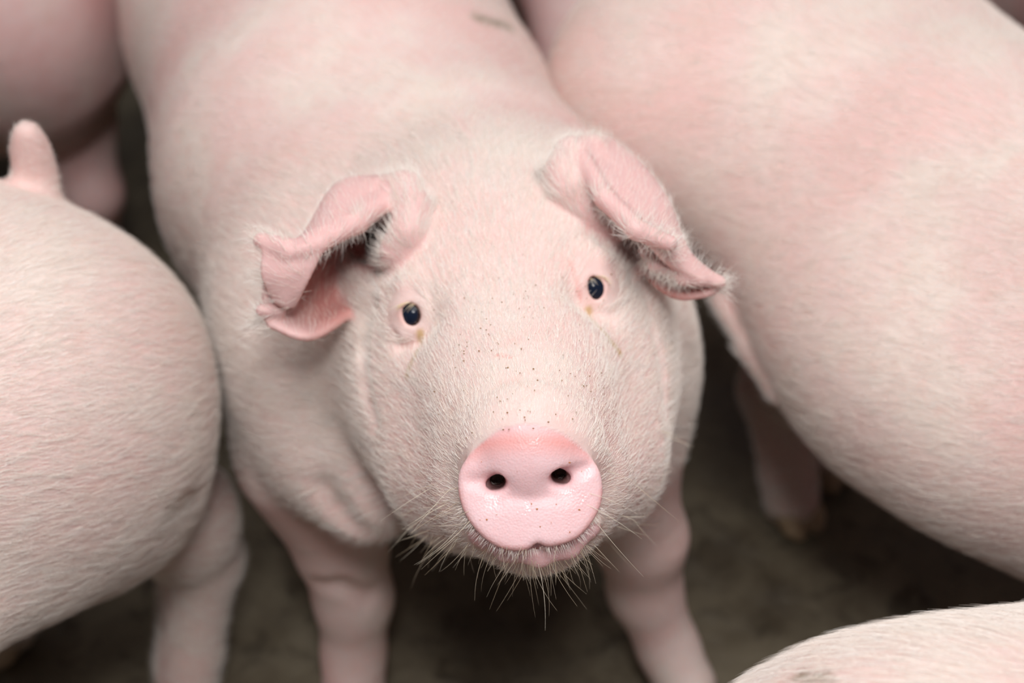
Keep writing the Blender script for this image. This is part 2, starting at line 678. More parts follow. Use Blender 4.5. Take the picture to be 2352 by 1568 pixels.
def surf(px, py, f=None, d0=0.6):
    f = f or HEADBASE
    d = d0
    for _ in range(120):
        v = f(P(px, py, d)[None])[0]
        if v < 1e-4:
            break
        d += max(v * 0.7, 1e-4)
    return d


# snout disc
NC = P(1217, 1122, .790)
NN = unit(unit(CAM - NC) + A(0, 0, .05))
NU = unit(RIGHT - (RIGHT @ NN) * NN)
NV = np.cross(NN, NU)
outl = A(*[v for p in ((1195, 978), (1255, 985), (1310, 1010), (1350, 1040), (1378, 1075), (1388, 1115), (1383, 1160), (1360, 1202), (1328, 1235),
                       (1285, 1252), (1234, 1256), (1185, 1266), (1140, 1256), (1095, 1222), (1065, 1180), (1050, 1135), (1050, 1085), (1075, 1045), (1110, 1015), (1150, 988)) for v in p]).reshape(-1, 2)
ox = (outl[:, 0] - 1217) / F * .790
oy = -(outl[:, 1] - 1122) / F * .790
oth = np.arctan2(oy, ox)
oro = np.hypot(ox, oy)
o_ = np.argsort(oth)
oth, oro = oth[o_], oro[o_]
TH = np.linspace(-np.pi, np.pi, 361)
RO = np.interp(TH, np.concatenate([oth - 2 * np.pi, oth, oth + 2 * np.pi]), np.tile(oro, 3))
ker = np.hanning(21)
ker /= ker.sum()
RO = np.convolve(np.concatenate([RO[-41:-1], RO, RO[1:41]]), ker, 'same')[40:-40]


class Disc:
    k = .0032
    lo, hi = NC - .07, NC + .07

    def __call__(s, p):
        q = p - NC
        a, b, c = q @ NU, q @ NV, q @ NN
        rho = np.hypot(a, b)
        R = np.interp(np.arctan2(b, a), TH, RO)
        R = R - .004 * np.clip((-c) / .03, 0, 1)
        h = .002 - 2.0 * rho * rho + .0022 * np.exp(-((b - .018) / .012) ** 2) 
        h = h - .0016 * np.exp(-((b + .004 - 4 * a * a) / .0035) ** 2) * (np.abs(a) < .012)
        # notch at the foot of the disc
        d2 = (rho - R) * .93 + .0022 * np.exp(-((a - .004) / .0035) ** 2) * (b < -.02)
        return smax(smax(d2, c - h, .0045), -c - .035, .006)


def nose_pt(px, py, up=0.0):
    p = P(px, py, .79)
    q = p - NC
    a, b = q @ NU, q @ NV
    return NC + NU * a + NV * b + NN * (up - 2.0 * (a * a + b * b))


S.add(Disc())
# lower lip
lip = [P(1112, 1232, .828), P(1165, 1262, .818), P(1238, 1274, .812), P(1305, 1254, .816), P(1352, 1210, .828)]
for a, b in zip(lip, lip[1:]):
    S.add(Cone(a, b, .0062, .0062, .006))
# nostrils and the furrows running out from them
for (px, py, qx, qy, inx) in ((1147, 1110, 1084, 1106, -1), (1279, 1096, 1350, 1074, 1)):
    a = nose_pt(px, py, .003)
    S.cut(Cone(a, a - NN * .032 + NU * inx * .003 + NV * .006, .0042, .0042, .0025))
    S.cut(Cone(a + NU * inx * .003, a - NN * .010 + NU * inx * .005, .0037, .003, .003))
    S.cut(Cone(nose_pt(px + inx * 14, py, .0032), nose_pt(qx, qy, .0040), .0044, .0022, .005))
    S.cut(Ell(nose_pt(px + inx * 10, py + 30, .0105), (.010, .006, .0070), None, .008))

# eyes
EYES = []
for (px, py, sx) in ((945, 722, -1), (1366, 661, 1)):
    d = surf(px, py) + .007
    E = P(px, py, d)
    g = unit(unit(CAM - E) + A(sx * .36, 0, -.08))
    right = unit(np.cross(A(0, 0, 1), -g))
    EYES.append((E, g, sx, px, py, d))
for (E, g, sx, px, py, d) in EYES:
    tc = unit(CAM - E)
    ctr = E - g * .006
    # socket hollow, brow roll and lid cushions
    S.cut(Ell(E + tc * .022 + RIGHT * sx * .006, (.020, .013, .022), None, .02))
    S.add(Ell(ctr - tc * .003, (.0150, .0150, .0160), None, .012))
    inn = -sx
    # upright fold on the inner side, running up from the corner of the eye
    fold = [P(px + inn * 26, py + 34, d + .002), P(px + inn * 34, py - 10, d - .002), P(px + inn * 33, py - 60, d + .000), P(px + inn * 14, py - 98, d + .008)]
    for a, b in zip(fold, fold[1:]):
        S.add(Cone(a, b, .0044, .0038, .006))
    br = [P(px + inn * 20, py - 50, d + .004), P(px + sx * 10, py - 66, d + .006), P(px + sx * 52, py - 44, d + .018)]
    for a, b in zip(br, br[1:]):
        S.add(Cone(a, b, .0048, .0040, .009))
    lo_ = [P(px + inn * 14, py + 40, d + .001), P(px + sx * 14, py + 44, d + .004), P(px + sx * 40, py + 26, d + .013)]
    for a, b in zip(lo_, lo_[1:]):
        S.add(Cone(a, b, .0040, .0034, .008))
    for a, b in ((P(px + sx * 70, py - 30, d + .030), P(px + sx * 78, py + 90, d + .034)),):
        S.cut(Cone(a, b, .003, .003, .012))
    ap = np.array([right, np.cross(right, -tc), tc])
    S.cut(Ell(E + tc * .004, (.0052, .0072, .016), ap, .0018))


# ears: each is a curled leaf, modelled from a net of points and given thickness
def cr(P4, t):
    p0, p1, p2, p3 = P4
    return 0.5 * ((2 * p1) + (-p0 + p2) * t + (2 * p0 - 5 * p1 + 4 * p2 - p3) * t * t + (-p0 + 3 * p1 - 3 * p2 + p3) * t ** 3)


def resample(rows, n):
    rows = np.asarray(rows)
    m = len(rows)
    ext = np.concatenate([[2 * rows[0] - rows[1]], rows, [2 * rows[-1] - rows[-2]]])
    out = []
    for t in np.linspace(0, m - 1, n):
        i = min(int(t), m - 2)
        out.append(cr(ext[i:i + 4], t - i))
    return np.array(out)


class Leaf:
    """thick curled sheet: net[u][v] of points; sampled distance on its own grid"""
    def __init__(s, net, th0, th1, k=.006, nu=46, nv=46, rim=0.0, rim_rows=()):
        g = np.array([[P(*q) for q in row] for row in net])
        g = resample(g, nu)
        g = np.swapaxes(resample(np.swapaxes(g, 0, 1), nv), 0, 1)
        s.g = g
        vts = g.reshape(-1, 3)
        idx = np.arange(nu * nv).reshape(nu, nv)
        tri = np.concatenate([np.stack([idx[:-1, :-1], idx[1:, :-1], idx[1:, 1:]], -1).reshape(-1, 3), np.stack([idx[:-1, :-1], idx[1:, 1:], idx[:-1, 1:]], -1).reshape(-1, 3)])
        uu = np.repeat(np.linspace(0, 1, nu)[:, None], nv, 1)
        thk = (th0 + (th1 - th0) * uu)
        vv = np.repeat(np.linspace(0, 1, nv)[None], nu, 0)
        thk = (thk + rim * np.exp(-(vv / .06) ** 2)).ravel()
        bvh = BVHTree.FromPolygons([Vector(x) for x in vts], [tuple(map(int, t)) for t in tri])
        pad = .014
        s.lo, s.hi = vts.min(0) - pad, vts.max(0) + pad
        s.h = .0018
        n = np.ceil((s.hi - s.lo) / s.h).astype(int) + 1
        s.n = n
        D = np.full(n, .05, np.float32)
        occ = np.zeros(n, bool)
        ii = ((vts - s.lo) / s.h).astype(int)
        rr = 7
        occ[ii[:, 0], ii[:, 1], ii[:, 2]] = True
        for ax_ in range(3):
            o2 = occ.copy()
            for sft in range(1, rr + 1):
                o2 |= np.roll(occ, sft, ax_) | np.roll(occ, -sft, ax_)
            occ = o2
        tt = [[int(x) for x in t] for t in tri]
        for i in np.argwhere(occ):
            q = s.lo + i * s.h
            loc, nn_, fi, dist = bvh.find_nearest(Vector(q), .03)
            if loc is not None:
                D[i[0], i[1], i[2]] = dist - thk[tt[fi][0]]
        s.D = D
        s.k = k

    def __call__(s, p):
        q = (p - s.lo) / s.h
        q = np.clip(q, 0, np.array(s.n) - 1.001)
        i = q.astype(int)
        f = q - i
        r = 0
        for a in (0, 1):
            for b in (0, 1):
                for c in (0, 1):
                    w = (f[:, 0] if a else 1 - f[:, 0]) * (f[:, 1] if b else 1 - f[:, 1]) * (f[:, 2] if c else 1 - f[:, 2])
                    r = r + w * s.D[i[:, 0] + a, i[:, 1] + b, i[:, 2] + c]
        out = np.maximum(np.maximum(s.lo - p, p - s.hi), 0)
        return r + np.linalg.norm(out, axis=1)


EAR_L = Leaf([
    [(905, 450, .945), (900, 424, .955), (868, 416, .975), (825, 500, 1.005), (840, 630, 1.005), (870, 690, .980)],
    [(820, 512, .918), (812, 480, .925), (778, 430, .955), (765, 540, .985), (785, 670, .985), (815, 712, .962)],
    [(735, 555, .898), (728, 530, .903), (706, 540, .925), (700, 605, .955), (712, 715, .950), (735, 765, .935)],
    [(662, 580, .896), (656, 572, .900), (655, 600, .912), (655, 660, .930), (660, 725, .928), (688, 772, .920)],
    [(622, 560, .905), (616, 556, .908), (618, 610, .912), (612, 655, .922), (610, 712, .922), (622, 745, .918)],
], .0038, .0026, rim=.0016)
EAR_R = Leaf([
    [(1340, 372, .940), (1350, 342, .954), (1400, 328, .975), (1445, 400, 1.010), (1435, 520, 1.010), (1420, 560, .99)],
    [(1388, 455, .914), (1412, 410, .932), (1472, 390, .955), (1492, 470, .985), (1470, 560, .985), (1450, 590, .970)],
    [(1460, 522, .896), (1486, 480, .915), (1528, 468, .935), (1535, 540, .962), (1500, 600, .962), (1478, 615, .950)],
    [(1502, 556, .899), (1520, 530, .911), (1552, 536, .925), (1568, 590, .945), (1540, 650, .948), (1510, 652, .942)],
    [(1545, 600, .915), (1560, 590, .918), (1585, 592, .928), (1600, 620, .938), (1592, 664, .942), (1560, 680, .940)],
    [(1610, 640, .925), (1622, 632, .926), (1640, 636, .930), (1652, 648, .934), (1645, 664, .936), (1618, 676, .936)],
], .0038, .0026, rim=.0016)
S.cut(Cone(P(856, 560, .945), P(835, 545, 1.03), .020, .012, .012))
S.cut(Cone(P(1392, 470, .940), P(1405, 450, 1.02), .014, .010, .012))
EAR_P = Leaf([
    [(612, 566, .899), (607, 622, .900), (618, 655, .903), (636, 690, .908)],
    [(668, 584, .895), (655, 628, .896), (652, 662, .900), (656, 700, .906)],
    [(736, 570, .895), (716, 616, .897), (694, 660, .901), (674, 700, .908)],
], .0026, .0022, k=.003)
S.add(EAR_L, EAR_R, EAR_P)


RIMS = []


def chain(pts, rads, k):
    if max(rads) < .012:
        RIMS.append(pts)
    for a, b, ra, rb in zip(pts, pts[1:], rads, rads[1:]):
        S.add(Cone(a, b, ra, rb, k))


# rounded root lobes on the forehead side, hairy rims, notched tips
LOBES = [[P(885, 424, .952), P(930, 426, .946), P(948, 475, .936), P(936, 535, .929), P(906, 574, .932), P(884, 596, .942)],
         [P(1362, 330, .955), P(1310, 350, .950), P(1292, 398, .944), P(1312, 440, .939), P(1360, 480, .938), P(1425, 535, .940)]]
chain(LOBES[0], [.0055, .0078, .0090, .0088, .0070, .0045], .011)
chain(LOBES[1], [.0055, .0082, .0100, .0102, .0080, .0045], .011)
chain([P(1342, 365, .938), P(1388, 455, .911), P(1460, 526, .893), P(1538, 558, .891)], [.0050, .0062, .0062, .0052], .0035)
chain([P(900, 446, .945), P(820, 510, .917), P(735, 556, .898), P(665, 578, .895)], [.0050, .0062, .0050, .0040], .005)
chain([P(600, 552, .902), P(655, 566, .897)], [.0052, .0060], .004)
chain([P(1478, 575, .925), P(1505, 608, .924), P(1570, 640, .925), P(1655, 648, .930)], [.0035, .0045, .0040, .0036], .004)
chain([P(602, 712, .915), P(640, 712, .918)], [.0042, .0050], .005)

# folds of loose skin: jowl line, neck
for pts, r, k in (([P(838, 730, .995), P(842, 880, .985), P(880, 1010, .965)], .0035, .016),
                  ([P(760, 1150, 1.045), P(850, 1185, 1.02), (P(880, 1215, 1.01))], .010, .03),
                  ([P(1515, 760, 1.0), P(1545, 900, .99), P(1520, 1020, .985)], .003, .016)):
    for a, b in zip(pts, pts[1:]):
        S.cut(Cone(a, b, r, r, k))
chain([P(735, 900, 1.12), P(790, 1040, 1.085), P(848, 1170, 1.05)], [.034, .032, .020], .05)

def on_skin(pts, off):
    return [P(x, y, surf(x, y, S) + off) for x, y in pts]


def fold(pts, off, rad, k, cut=False):
    pp = on_skin(pts, off)
    for a_, b_ in zip(pp, pp[1:]):
        (S.cut if cut else S.add)(Cone(a_, b_, rad, rad, k))


fold([(836, 725), (832, 800), (838, 890), (860, 970)], -.0005, .0016, .012, True)
fold([(1478, 650), (1500, 750), (1524, 860), (1530, 960)], .000, .0022, .008, True)
fold([(905, 770), (925, 800), (960, 790)], .001, .0012, .006, True)
fold([(745, 1130), (775, 1190), (835, 1235)], -.001, .004, .022, True)
fold([(735, 1350), (780, 1352), (850, 1372)], -.0022, .0016, .018, True)

ax0 = np.concatenate([np.arange(-.56, -.195, .008), np.arange(-.195, .165, .0021), np.arange(.165, .36, .008)])
ax1 = np.concatenate([np.arange(.48, .90, .0021), np.arange(.90, 1.95, .008)])
ax2 = np.concatenate([np.arange(-.03, .33, .007), np.arange(.33, .64, .0021)])
t = time.time()
V, Q, N = nets(S, [ax0, ax1, ax2])

at = zero_attrs(len(V))
px, py, dd = proj(V)
q = V - NC
a, b, c = q @ NU, q @ NV, q @ NN
rho = np.hypot(a, b)
Rn = np.interp(np.arctan2(b, a), TH, RO)
at['nose'] = np.clip((Rn * 1.0 + .0005 - rho) / .0015, 0, 1) * (c > -.016) * (c < .03)
at['flush'] = at['nose'] * np.clip(np.clip(1 - np.abs(b - .026 + 3 * a * a) / .010, 0, 1) + .7 * np.clip((rho - Rn + .004) / .004, 0, 1) * (b < .0), 0, 1) * .75
lipm = np.min([seg_dist(V, lip[i], lip[i + 1]) for i in range(4)], 0)
at['nose'] = np.maximum(at['nose'], np.clip((.0100 - lipm) / .001, 0, 1) * (N @ NN > .15) * (b < -.02))
at['red'] = np.clip((.0105 - lipm) / .002, 0, 1) * .35 * (b < -.02)
at['flush'] = np.maximum(at['flush'], np.clip((.0100 - lipm) / .001, 0, 1) * (N @ NN > .15) * (b < -.02) * (rho > Rn - .001) * .25)
dl = EAR_L(V)
dr = np.minimum(EAR_R(V), EAR_P(V))
em = np.clip((.004 - np.minimum(dl, dr)) / .003, 0, 1) * (dd < 1.02)
for lobe in LOBES:
    em = np.maximum(em, poly_mask(V, lobe, .011, .006))
for ch in RIMS:
    em = np.maximum(em, poly_mask(V, ch, .0065, .004))
at['ear'] = em
# inside of the ears: deeper pink towards the canal
facing = np.einsum('ij,ij->i', unit_rows(CAM - V), N)
inner = np.clip((P(800, 600, .98) - V) @ A(0, 0, 0), 0, 1)
inn_l = np.clip(1 - np.linalg.norm((V - P(835, 590, .985)) / A(.06, .05, .06), axis=1), 0, 1)
inn_r = np.clip(1 - np.linalg.norm((V - P(1400, 540, .985)) / A(.05, .05, .05), axis=1), 0, 1)
em = np.maximum(em, np.clip(1.3 - np.linalg.norm(V - P(850, 555, .985), axis=1) / .03, 0, 1))
in2 = np.clip(1 - np.linalg.norm((V - P(745, 680, .950)) / A(.045, .04, .040), axis=1), 0, 1)
in3 = np.clip(1 - np.linalg.norm((V - P(1545, 645, .950)) / A(.036, .03, .020), axis=1), 0, 1)
at['inner'] = em * np.clip(inn_l * 1.6 + inn_r * 1.3 + in2 * 1.5 + in3 * 1.7, 0, 1) * .85
STREAKS = []
for pts in ([(965, 765), (968, 780), (955, 815), (935, 860)], [(1352, 712), (1375, 750), (1400, 780), (1425, 812)]):
    sp = [P(x, y, surf(x, y, S)) for x, y in pts]
    STREAKS.append(sp)
    at['stain'] = np.maximum(at['stain'], poly_mask(V, sp, .0015, .0025) * .8)
    at['stain'] = np.maximum(at['stain'], np.clip(1 - np.linalg.norm(V - sp[0], axis=1) / .004, 0, 1) * .9)
for pts in ([(1312, 600), (1322, 640), (1334, 690)], [(1140, 815), (1175, 820)]):
    sp = [P(x, y, surf(x, y, S)) for x, y in pts]
    at['red'] = np.maximum(at['red'], poly_mask(V, sp, .0004, .0016) * .6)
for (E, g, sx, ex, ey, d) in EYES:
    r_ = np.linalg.norm(V - E, axis=1)
    at['red'] = np.maximum(at['red'], np.clip((.0105 - r_) / .003, 0, 1) * .35)
sp = [P(1095, 40, surf(1095, 40, S)), P(1130, 50, surf(1130, 50, S)), P(1170, 62, surf(1170, 62, S))]
at['mud'] = np.maximum(at['mud'], poly_mask(V, sp, .002, .007) * .75)
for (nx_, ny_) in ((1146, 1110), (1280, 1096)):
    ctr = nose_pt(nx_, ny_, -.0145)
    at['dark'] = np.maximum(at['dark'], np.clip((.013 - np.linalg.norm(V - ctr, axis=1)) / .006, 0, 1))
ORG = A(-.10, 1.0, 0)
pig_root = bpy.data.objects.new('pig', None)
COL.objects.link(pig_root)
pig_root.location = ORG
tag(pig_root, 'pale pink pig facing the lens with its wet snout raised and both ears flopped', 'pig', 'pigs standing in the pen')
body = mesh_from('body', V, Q, M_SKIN, at, pig_root, ORG)
for (E, g, sx, ex, ey, d) in EYES:
    sphere_obj('eye', E - g * .0065, .0125, unit(g + RIGHT * -sx * -.0), M_EYE, pig_root, ORG)
hoof_obj((-.143, .738), (0, -1, 0), pig_root, ORG, 1.15)
hoof_obj((.160, .738), (.3, -1, 0), pig_root, ORG, 1.1)
for sgn in (-1, 1):
    hip = c3 + hd[1] * sgn * .075
    hoof_obj(hip[:2], -hd[0], pig_root, ORG, 1.1)

HEADC = A(0, .70, .50)


def flow_main(p, n):
    w = np.clip((p[:, 1] - .78) / .10, 0, 1)[:, None]
    rad = p - (NC - NN * .0)
    rad = unit_rows(rad)
    head = rad + A(0, .5, .0)
    bodyf = np.tile(hd[0] * .9, (len(p), 1)) + A(0, 0, -.45)
    bodyf = bodyf + np.sign(p[:, :1] - (-.04 - .3 * (p[:, 1:2] - .87))) * A(.6, .2, 0)
    return head * (1 - w) + bodyf * w


def head_mask(p):
    x, y, d = proj(p)
    q = p - NC
    a, b, c = q @ NU, q @ NV, q @ NN
    rho = np.hypot(a, b)
    Rn = np.interp(np.arctan2(b, a), TH, RO)
    m = ((rho > Rn + .0015) | (c < -.018)).astype(float)
    m *= lip_free(p)
    for (E, g, sx, ex, ey, dd_) in EYES:
        m *= np.linalg.norm(p - E, axis=1) > .0155
    e = np.minimum(np.minimum(EAR_L(p), EAR_R(p)), EAR_P(p))
    m *= np.where(e < .003, .16, 1)
    m *= np.linalg.norm(p - P(848, 553, .960), axis=1) > .024
    m *= np.linalg.norm(p - P(1398, 462, .955), axis=1) > .014
    for sp_ in STREAKS:
        m *= 1 - .93 * poly_mask(p, sp_, .0022, .0015)
    return m * np.clip((.90 - p[:, 1]) / .06, 0, 1) * np.clip((p[:, 2] - .28) / .06, 0, 1)


def lip_free(p):
    return (np.min([seg_dist(p, lip[i], lip[i + 1]) for i in range(4)], 0) > .0105).astype(float)


def len_head(p):
    r = np.linalg.norm(p - NC, axis=1)
    return .0065 + .0068 * np.clip((r - .04) / .14, 0, 1)


comb('face_bristles', V, Q, N, 110000, flow_main, len_head, .0001, pig_root, ORG, .22, head_mask, .22, seed=3)
comb('coat_bristles', V, Q, N, 90000, flow_main, .015, .00010, pig_root, ORG, .12,
     lambda p: np.clip((p[:, 1] - .83) / .08, 0, 1) * (np.minimum(EAR_L(p), EAR_R(p)) > .006) * (p[:, 2] > .02), .22, seed=4)


def strand(p0, d0, L, bend, k=7):
    t_ = np.linspace(0, 1, k)[:, None]
    return p0 + d0 * L * t_ + bend * L * t_ * t_


if True:
    r = np.random.default_rng(21)
    W = []
    for i in range(230):       # chin and lip whiskers
        x = r.uniform(950, 1420)
        y = 1225 + 85 * math.sqrt(max(0, 1 - ((x - 1215) / 260) ** 2)) - r.uniform(0, 60)
        d = surf(x, y, S)
        if d > .95:
            continue
        p0 = P(x, y, d)
        dr = unit(A((x - 1215) / 260 * 1.0, -.25, -1.0) + r.normal(size=3) * .22)
        W.append(strand(p0, dr, r.choice([.012, .02, .032], p=[.5, .35, .15]) * r.uniform(.7, 1.2), r.normal(size=3) * .12))
    for i in range(34):        # cheek whiskers
        s_ = r.choice([-1, 1])
        x = 1215 + s_ * r.uniform(130, 250)
        y = r.uniform(1080, 1250)
        d = surf(x, y, S)
        if d > .97:
            continue
        dr = unit(A(s_ * 1.0, -.4, -.45) + r.normal(size=3) * .25)
        W.append(strand(P(x, y, d), dr, r.uniform(.015, .036), r.normal(size=3) * .12 + A(0, 0, -.1)))
    for i in range(4):        # brow whiskers beside the jowl
        x, y = r.uniform(1528, 1550), r.uniform(985, 1005)
        W.append(strand(P(x - 18, y, surf(x - 22, y, S)), unit(A(1, -.1, -.55) + r.normal(size=3) * .05), r.uniform(.015, .028), r.normal(size=3) * .03))
    hairs('whiskers', np.array(W), np.full(len(W), .00013), M_WHISKER, pig_root, ORG)
    W = []
    for i in range(240):
        th_ = r.uniform(-math.pi * .93, -math.pi * .07)
        R_ = float(np.interp(th_, TH, RO)) - r.uniform(-.0008, .0012)
        rd = NU * math.cos(th_) + NV * math.sin(th_)
        W.append(strand(NC + rd * R_ - NN * (.002 + 2.0 * R_ * R_), unit(rd + NN * .1 + A(0, 0, -.35) + r.normal(size=3) * .2), r.uniform(.0025, .0060), r.normal(size=3) * .1))
    hairs('lip_fringe', np.array(W), np.full(len(W), .000075), M_FUR, pig_root, ORG)
    # fringe on the ear rims
    W = []
    for pts, dirn in (([(905, 452, .942), (820, 518, .913), (735, 562, .894), (665, 584, .892)], A(.15, -.2, -1)),
                      ([(1340, 372, .942), (1385, 462, .915), (1460, 532, .898), (1545, 566, .896)], A(-.55, -.2, -.8)),
                      ([(1482, 585, .922), (1510, 614, .920), (1575, 646, .922)], A(-.4, -.1, -.9))):
        pp = resample([P(*v) for v in pts], 260)
        for k_ in range(420):
            c_ = pp[r.integers(0, 260)] + r.normal(size=3) * .0022
            W.append(strand(c_, unit(dirn + r.normal(size=3) * .35), r.uniform(.006, .013), r.normal(size=3) * .15 + A(-.2 if pts[0][0] < 1100 else .2, 0, 0)))
    for (tx, ty, td, dv, nn_) in ((600, 552, .902, A(-1, 0, .25), 60), (600, 735, .92, A(-1, .1, -.1), 160), (605, 640, .915, A(-1, .1, 0), 120),
                                  (1652, 650, .934, A(.7, .2, -.55), 150), (1540, 560, .898, A(1, -.2, 0), 30)):
        for k_ in range(nn_):
            W.append(strand(P(tx + r.normal() * 6, ty + r.normal() * 14, td) + r.normal(size=3) * .002, unit(dv + r.normal(size=3) * .35), r.uniform(.008, .017), r.normal(size=3) * .15))
    hairs('ear_fringe', np.array(W), np.full(len(W), .0001), M_FUR, pig_root, ORG)
    W = []
    for (E, g, sx, ex, ey, d) in EYES:
        tc = unit(CAM - E)
        for k_ in range(26):
            f_ = r.uniform(-1, 1)
            bx, by = ex + f_ * 19 + sx * 7, ey - 29 + abs(f_) * 7
            b0 = P(bx, by, surf(bx, by, S))
            W.append(strand(b0, unit(tc * .55 + A(f_ * .2 + sx * .75, 0, -.30) + r.normal(size=3) * .16), r.uniform(.005, .009), A(0, 0, -.35), 5))
    hairs('eyelashes', np.array(W), np.full(len(W), .00012), M_LASH, pig_root, ORG)


# crumbs of dirt caught in the face bristles and on the snout
r = np.random.default_rng(33)
OCT = A(1, 0, 0, -1, 0, 0, 0, 1, 0, 0, -1, 0, 0, 0, 1, 0, 0, -1).reshape(6, 3)
OT = np.array([(0, 2, 4), (2, 1, 4), (1, 3, 4), (3, 0, 4), (2, 0, 5), (1, 2, 5), (3, 1, 5), (0, 3, 5)])
for nm_, cnt_, box, size_, lift_, col_ in (('dirt_crumbs', 150, (985, 1430, 560, 1010), .00038, .0012, (0.36, 0.20, 0.09)),
                                           ('snout_crumbs', 14, (1090, 1350, 1010, 1235), .00045, .0001, (0.52, 0.20, 0.05))):
    vs, ts = [], []
    for i in range(cnt_):
        x, y = r.uniform(box[0], box[1]), box[2] + (box[3] - box[2]) * r.beta(2.0, 1.3)
        d_ = surf(x, y, S)
        c_ = P(x, y, d_) + unit(CAM - P(x, y, d_)) * lift_
        ts.append(OT + 6 * i)
        vs.append(c_ + OCT @ np.diag(size_ * r.uniform(.35, 2.0, 3)))
    mm = NT(nm_)
    mm.b.inputs['Base Color'].default_value = (*col_, 1)
    mm.b.inputs['Roughness'].default_value = 0.7
    o_c = mesh_from(nm_, np.concatenate(vs), np.concatenate(ts), mm.m, parent=pig_root, origin=ORG)
    o_c['kind'] = 'stuff'

# ------------------------------------------------------------------ the other pigs
def pig(origin, heading, label, scale=1.0, width=1.0, tail='curl', hair=0, hairlen=.016, extra=None, muds=(), mat=None, head_turn=0.0, head_drop=0.0,
        feet=None, seed=5, voxel=.009, hips=1.0, bend=0.0, thigh=.095, thigh_in=.095, hz=.365, hrz=.155, tailc=0.0, belly=0.0, thigh_x=-.33, rump=(.395, .155), belly2=None, hry=.088, slim=0.0, lat=0.0, far_in=.080, stifle=.03, stifle_r=.055):
    R = frame(A(heading[0], heading[1], 0))
    O = A(origin[0], origin[1], 0)
    s = Solid()
    w = width

    def wp(x, y, z):
        y = y + bend * np.clip(x - .10, 0, 1) ** 1.5 * 8
        return O + (x * R[0] + y * w * R[1]) * scale + A(0, 0, z * scale)
    sc = scale
    xs = [(-.35, rump[0], rump[1]), (-.18, .375 + belly, .175 - belly), (.06, .370 + (belly if belly2 is None else belly2), .180 - (belly if belly2 is None else belly2)), (.28, .385, .160)]
    for (x1, z1, r1), (x2, z2, r2) in zip(xs, xs[1:]):
        s.add(Cone(wp(x1, lat, z1 + slim * .6), wp(x2, lat, z2 + slim * .6), (r1 - slim) * sc, (r2 - slim) * sc, .03))
    ft = {'hl': (-.36, .105), 'hr': (-.36, -.105), 'fl': (.27, .10), 'fr': (.27, -.10)}
    ft.update(feet or {})
    for nm, sg in (('hl', 1), ('hr', -1)):
        fx, fy = ft[nm]
        s.add(Ell(wp(-.34, far_in if sg > 0 else -.080, hz), (.150 * sc * hips, hry * sc, hrz * sc), R, .06))
        s.add(Cone(wp(thigh_x, sg * thigh_in, .30), wp(fx + stifle, fy, .215), thigh * sc, min(thigh, stifle_r) * sc, .05))
        s.add(Cone(wp(fx + stifle, fy, .215), wp(fx - .035, fy, .145), min(thigh, stifle_r) * sc, .036 * sc, .03))
        s.add(Cone(wp(fx - .035, fy, .145), wp(fx, fy, .055), .034 * sc, .026 * sc, .015))
        s.add(Cone(wp(fx, fy, .055), wp(fx + .012, fy, .030), .027 * sc, .028 * sc, .01))
    for nm, sg in (('fl', 1), ('fr', -1)):
        fx, fy = ft[nm]
        s.add(Ell(wp(.25, sg * .095, .335), (.115 * sc, .080 * sc, .145 * sc), R, .06))
        s.add(Cone(wp(.25, sg * .105, .27), wp(fx, fy, .185), .062 * sc, .040 * sc, .04))
        s.add(Cone(wp(fx, fy, .185), wp(fx + .005, fy, .120), .038 * sc, .033 * sc, .02))
        s.add(Cone(wp(fx + .005, fy, .120), wp(fx, fy, .055), .031 * sc, .026 * sc, .015))
        s.add(Cone(wp(fx, fy, .055), wp(fx + .012, fy, .030), .027 * sc, .028 * sc, .01))
    ca, sa = math.cos(head_turn), math.sin(head_turn)

    def hp(x, y, z):           # head space, x forward from the nape
        return wp(.36 + x * ca - y * sa, x * sa + y * ca, z - head_drop * max(0, x + .05) * 2.2)
    s.add(Cone(wp(.28, 0, .40), hp(.08, 0, .42), .145 * sc, .115 * sc, .06))
    s.add(Ell(hp(.12, 0, .42), (.10 * sc, .095 * sc, .095 * sc), R, .05))
    s.add(Cone(hp(.16, 0, .40), hp(.32, 0, .345), .082 * sc, .040 * sc, .04))
    s.add(Cone(hp(.12, 0, .35), hp(.28, 0, .315), .075 * sc, .030 * sc, .03))
    s.add(Cone(hp(.325, 0, .343), hp(.345, 0, .340), .041 * sc, .039 * sc, .006))
    nose_c = hp(.345, 0, .34)
    for sg in (-1, 1):
        s.cut(Cone(hp(.395, sg * .014, .345), hp(.37, sg * .014, .345), .006, .006, .003))
        er = frame(hp(.14, sg * .17, .40) - hp(.07, sg * .075, .49), A(*(R[0] * .6)) + A(0, 0, .6))
        s.add(Ell(hp(.115, sg * .120, .455), (.075 * sc, .048 * sc, .008), er, .012))
    ears = [hp(.115, sg * .12, .455) for sg in (-1, 1)]
    if tail == 'up':
        tp = [wp(-.450, tailc, .485), wp(-.462, tailc, .515), wp(-.462, tailc, .537), wp(-.460, tailc + .003, .552)]
        tr = [.017, .0100, .0085, .0078]
    else:
        tp = [wp(-.49, 0, .46), wp(-.54, .005, .45), wp(-.55, .02, .40), wp(-.54, .01, .36), wp(-.555, .02, .33)]
        tr = [.022, .013, .011, .009, .005]
    for p1, p2, r1, r2 in zip(tp, tp[1:], tr, tr[1:]):
        s.add(Cone(p1, p2, r1 * sc, r2 * sc, .02))
    if extra:
        extra(s, wp)
    lo = np.min([q.lo for _, q in s.ops], 0) - .03
    hi = np.max([q.hi for _, q in s.ops], 0) + .03
    lo[2] = -.02
    v, q, n = nets(s, [np.arange(lo[i], hi[i] + voxel * 9, voxel) for i in range(3)], it=2)
    at = zero_attrs(len(v))
